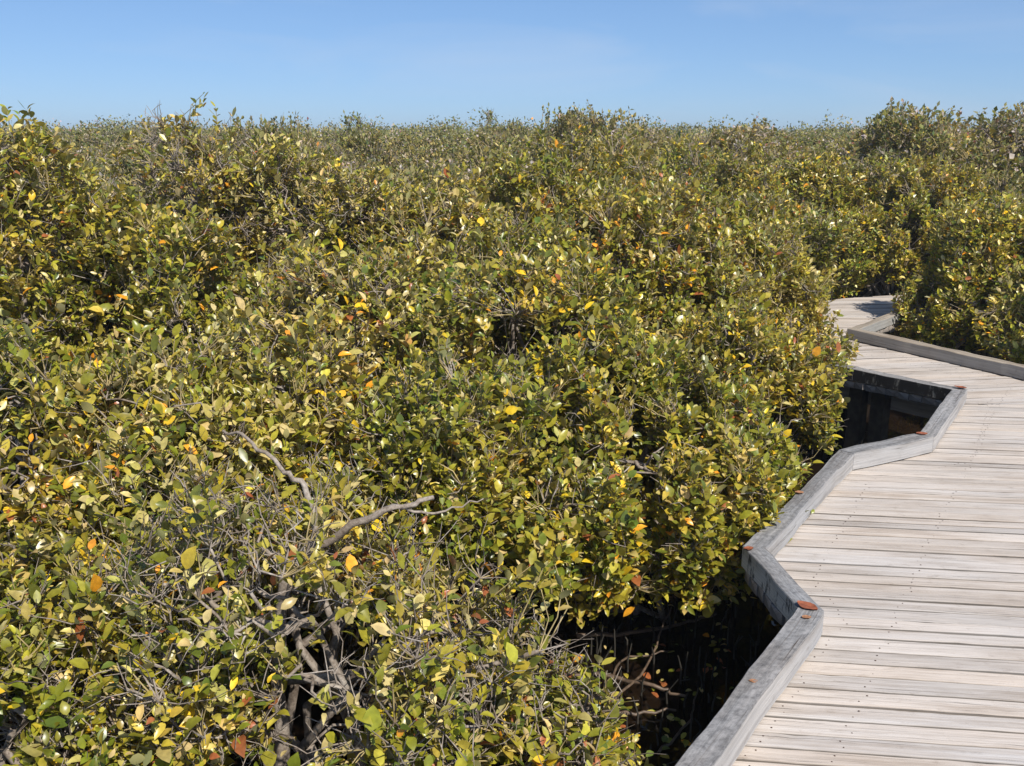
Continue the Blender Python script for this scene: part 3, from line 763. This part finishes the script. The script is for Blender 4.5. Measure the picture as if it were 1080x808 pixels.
# ------------------------------------------------------------------ small things at the water and on the rails
W = Wood(); g = np.random.default_rng(5)
for _ in range(260):
    c = (g.uniform(.25, 1.3), g.uniform(2.9, 5.4)) if g.uniform() < .75 else (g.uniform(1.6, 2.6), g.uniform(5.1, 6.6))
    h = g.uniform(.03, .16)
    W.tube([(c[0], c[1], MUD - .05), (c[0] + g.normal(0, .008), c[1] + g.normal(0, .008), WATER + h * .4), (c[0] + g.normal(0, .015), c[1] + g.normal(0, .015), WATER + h)], .006, .0025, 5)
me = W.mesh('breathing_roots', POSTWOOD)
tag(link('breathing_roots', me), 'pencil-thin mangrove breathing roots poking out of the brown water by the kerb', 'roots', kind='stuff')

def stick(pts, r0, r1, lab):
    W = Wood(); P = np.array(pts, float); t = np.linspace(0, 1, len(P)); tn = np.linspace(0, 1, 14)
    Q = np.stack([np.interp(tn, t, P[:, c]) for c in range(3)], 1); Q[1:-1] += np.random.default_rng(len(lab)).normal(0, .006, Q[1:-1].shape)
    W.tube(Q, r0, r1, 7)
    o = link('fallen_branch', W.mesh('fallen_branch', WETWOOD)); tag(o, lab, 'branch', 'sticks lying in the water')
stick([(.30, 3.95, -.54), (.55, 3.96, -.535), (.82, 4.05, -.53), (.98, 4.12, -.52)], .011, .005, 'straight reddish-brown stick lying on the water, farthest of the sticks')
stick([(.18, 3.62, -.54), (.42, 3.60, -.53), (.62, 3.50, -.53), (.72, 3.46, -.54)], .012, .006, 'mossy stick with a pale broken end lying on the water')
stick([(.16, 3.50, -.50), (.34, 3.38, -.53), (.48, 3.32, -.535), (.66, 3.36, -.54)], .012, .005, 'bent wet branch shining on the water in the middle of the sticks')
stick([(.02, 2.95, -.55), (.22, 3.10, -.545), (.36, 3.28, -.535), (.46, 3.32, -.53)], .011, .006, 'grey curved branch half sunk in the water, nearest of the sticks')

for pts, r0, lab in [
    ([(.30, 3.30, -.55), (.52, 3.55, -.53), (.66, 3.85, -.50), (.74, 4.0, -.42)], .007, 'thin twig standing out of the water towards the kerb corner'),
    ([(.55, 3.1, -.55), (.70, 3.28, -.535), (.78, 3.52, -.54)], .006, 'short twig floating close under the nearest kerb'),
    ([(.10, 3.25, -.545), (.38, 3.5, -.53), (.5, 3.75, -.53), (.72, 3.82, -.545)], .008, 'crooked thin branch crossing the straight reddish-brown stick')]:
    stick(pts, r0, r0 * .45, lab)
g = np.random.default_rng(31); n = 260
P = np.stack([g.uniform(-.1, 1.0, n), g.uniform(2.7, 4.3, n), np.full(n, WATER + .004) + g.uniform(0, .004, n)], 1)
P = P[(P[:, 0] < .35 + (P[:, 1] - 2.3) * .55)]; n = len(P)
a = g.uniform(0, 6.28, n)
lit = leaf_mesh('leaf_litter', P, np.stack([np.cos(a), np.sin(a), g.normal(0, .06, n)], 1), np.tile(UP, (n, 1)) + g.normal(0, .12, (n, 3)), g.uniform(.02, .05, n), g,
                np.array([.05, .05, .05, .1, .1, .1, .15, .1, .1, .5]), 'big', LEAF, 1.0)
tag(link('leaf_litter', lit), 'dead leaves floating on the brown water beside the kerb', 'litter', kind='stuff')

def fallen(loc, rz, ln, mat, lab, curl=.18, name='fallen_leaf', tilt=0.1):
    g = np.random.default_rng(int(abs(loc[0] * 1000)) % 9999)
    n = 9; t = np.linspace(0, 1, n); wd = ln * .35 * np.sin(np.pi * np.clip(t * .96 + .02, 0, 1)) ** .8
    V = []
    for i in range(n):
        for j, s_ in enumerate((-1, -.5, 0, .5, 1)):
            z = curl * .6 * ln * (s_ * s_ * .4 + (t[i] - .4) ** 2 * .9 + .12 * math.sin(7 * t[i] + 3 * s_)) + g.normal(0, .0006)
            V.append(((t[i] - .5) * ln, s_ * wd[i], z + .003))
    V2 = [(a, b_, c + .0012) for a, b_, c in V]
    F = []
    for o_, fl in ((0, True), (len(V), False)):
        for i in range(n - 1):
            for j in range(4):
                q = [o_ + i * 5 + j, o_ + i * 5 + j + 1, o_ + (i + 1) * 5 + j + 1, o_ + (i + 1) * 5 + j]
                F.append(q if fl else q[::-1])
    o = link(name, new_mesh(name, V + V2, [F], mat, smooth=True))
    o.location = loc; o.rotation_euler = (0, tilt, rz)
    tag(o, lab, 'leaf', 'dry leaves on the kerb rails')
KZ = KH + .001
RUST = plain('rust_leaf', (0.24, 0.075, 0.035), .6, .3, 70)
TAN = plain('tan_leaf', (0.33, 0.16, 0.08), .7, .3, 70)
fallen((1.035, 3.02, KZ), -.7, .075, RUST, 'large curled rust-brown leaf on the sharp kerb corner nearest the camera', .22)
fallen((1.01, 2.945, KZ), .2, .035, TAN, 'small brown leaf scrap just below the large rust-brown leaf', .1)
fallen((.73, 2.55, KZ), .1, .028, TAN, 'tiny tan leaf alone on the nearest kerb rail', .15)
fallen((.945, 3.50, KZ), .4, .045, RUST, 'dark brown leaf at the kerb corner beside the water', .25)
fallen((1.33, 4.12, KZ), .2, .045, TAN, 'tan leaf lying halfway along the middle kerb', .15)
fallen((2.27, 5.01, KZ), .2, .07, RUST, 'rust-brown leaf at the bend where the short cross kerb ends', .2)
fallen((2.94, 6.01, KZ), -.4, .075, RUST, 'rust-brown leaf on the far kerb corner of the notch', .2)
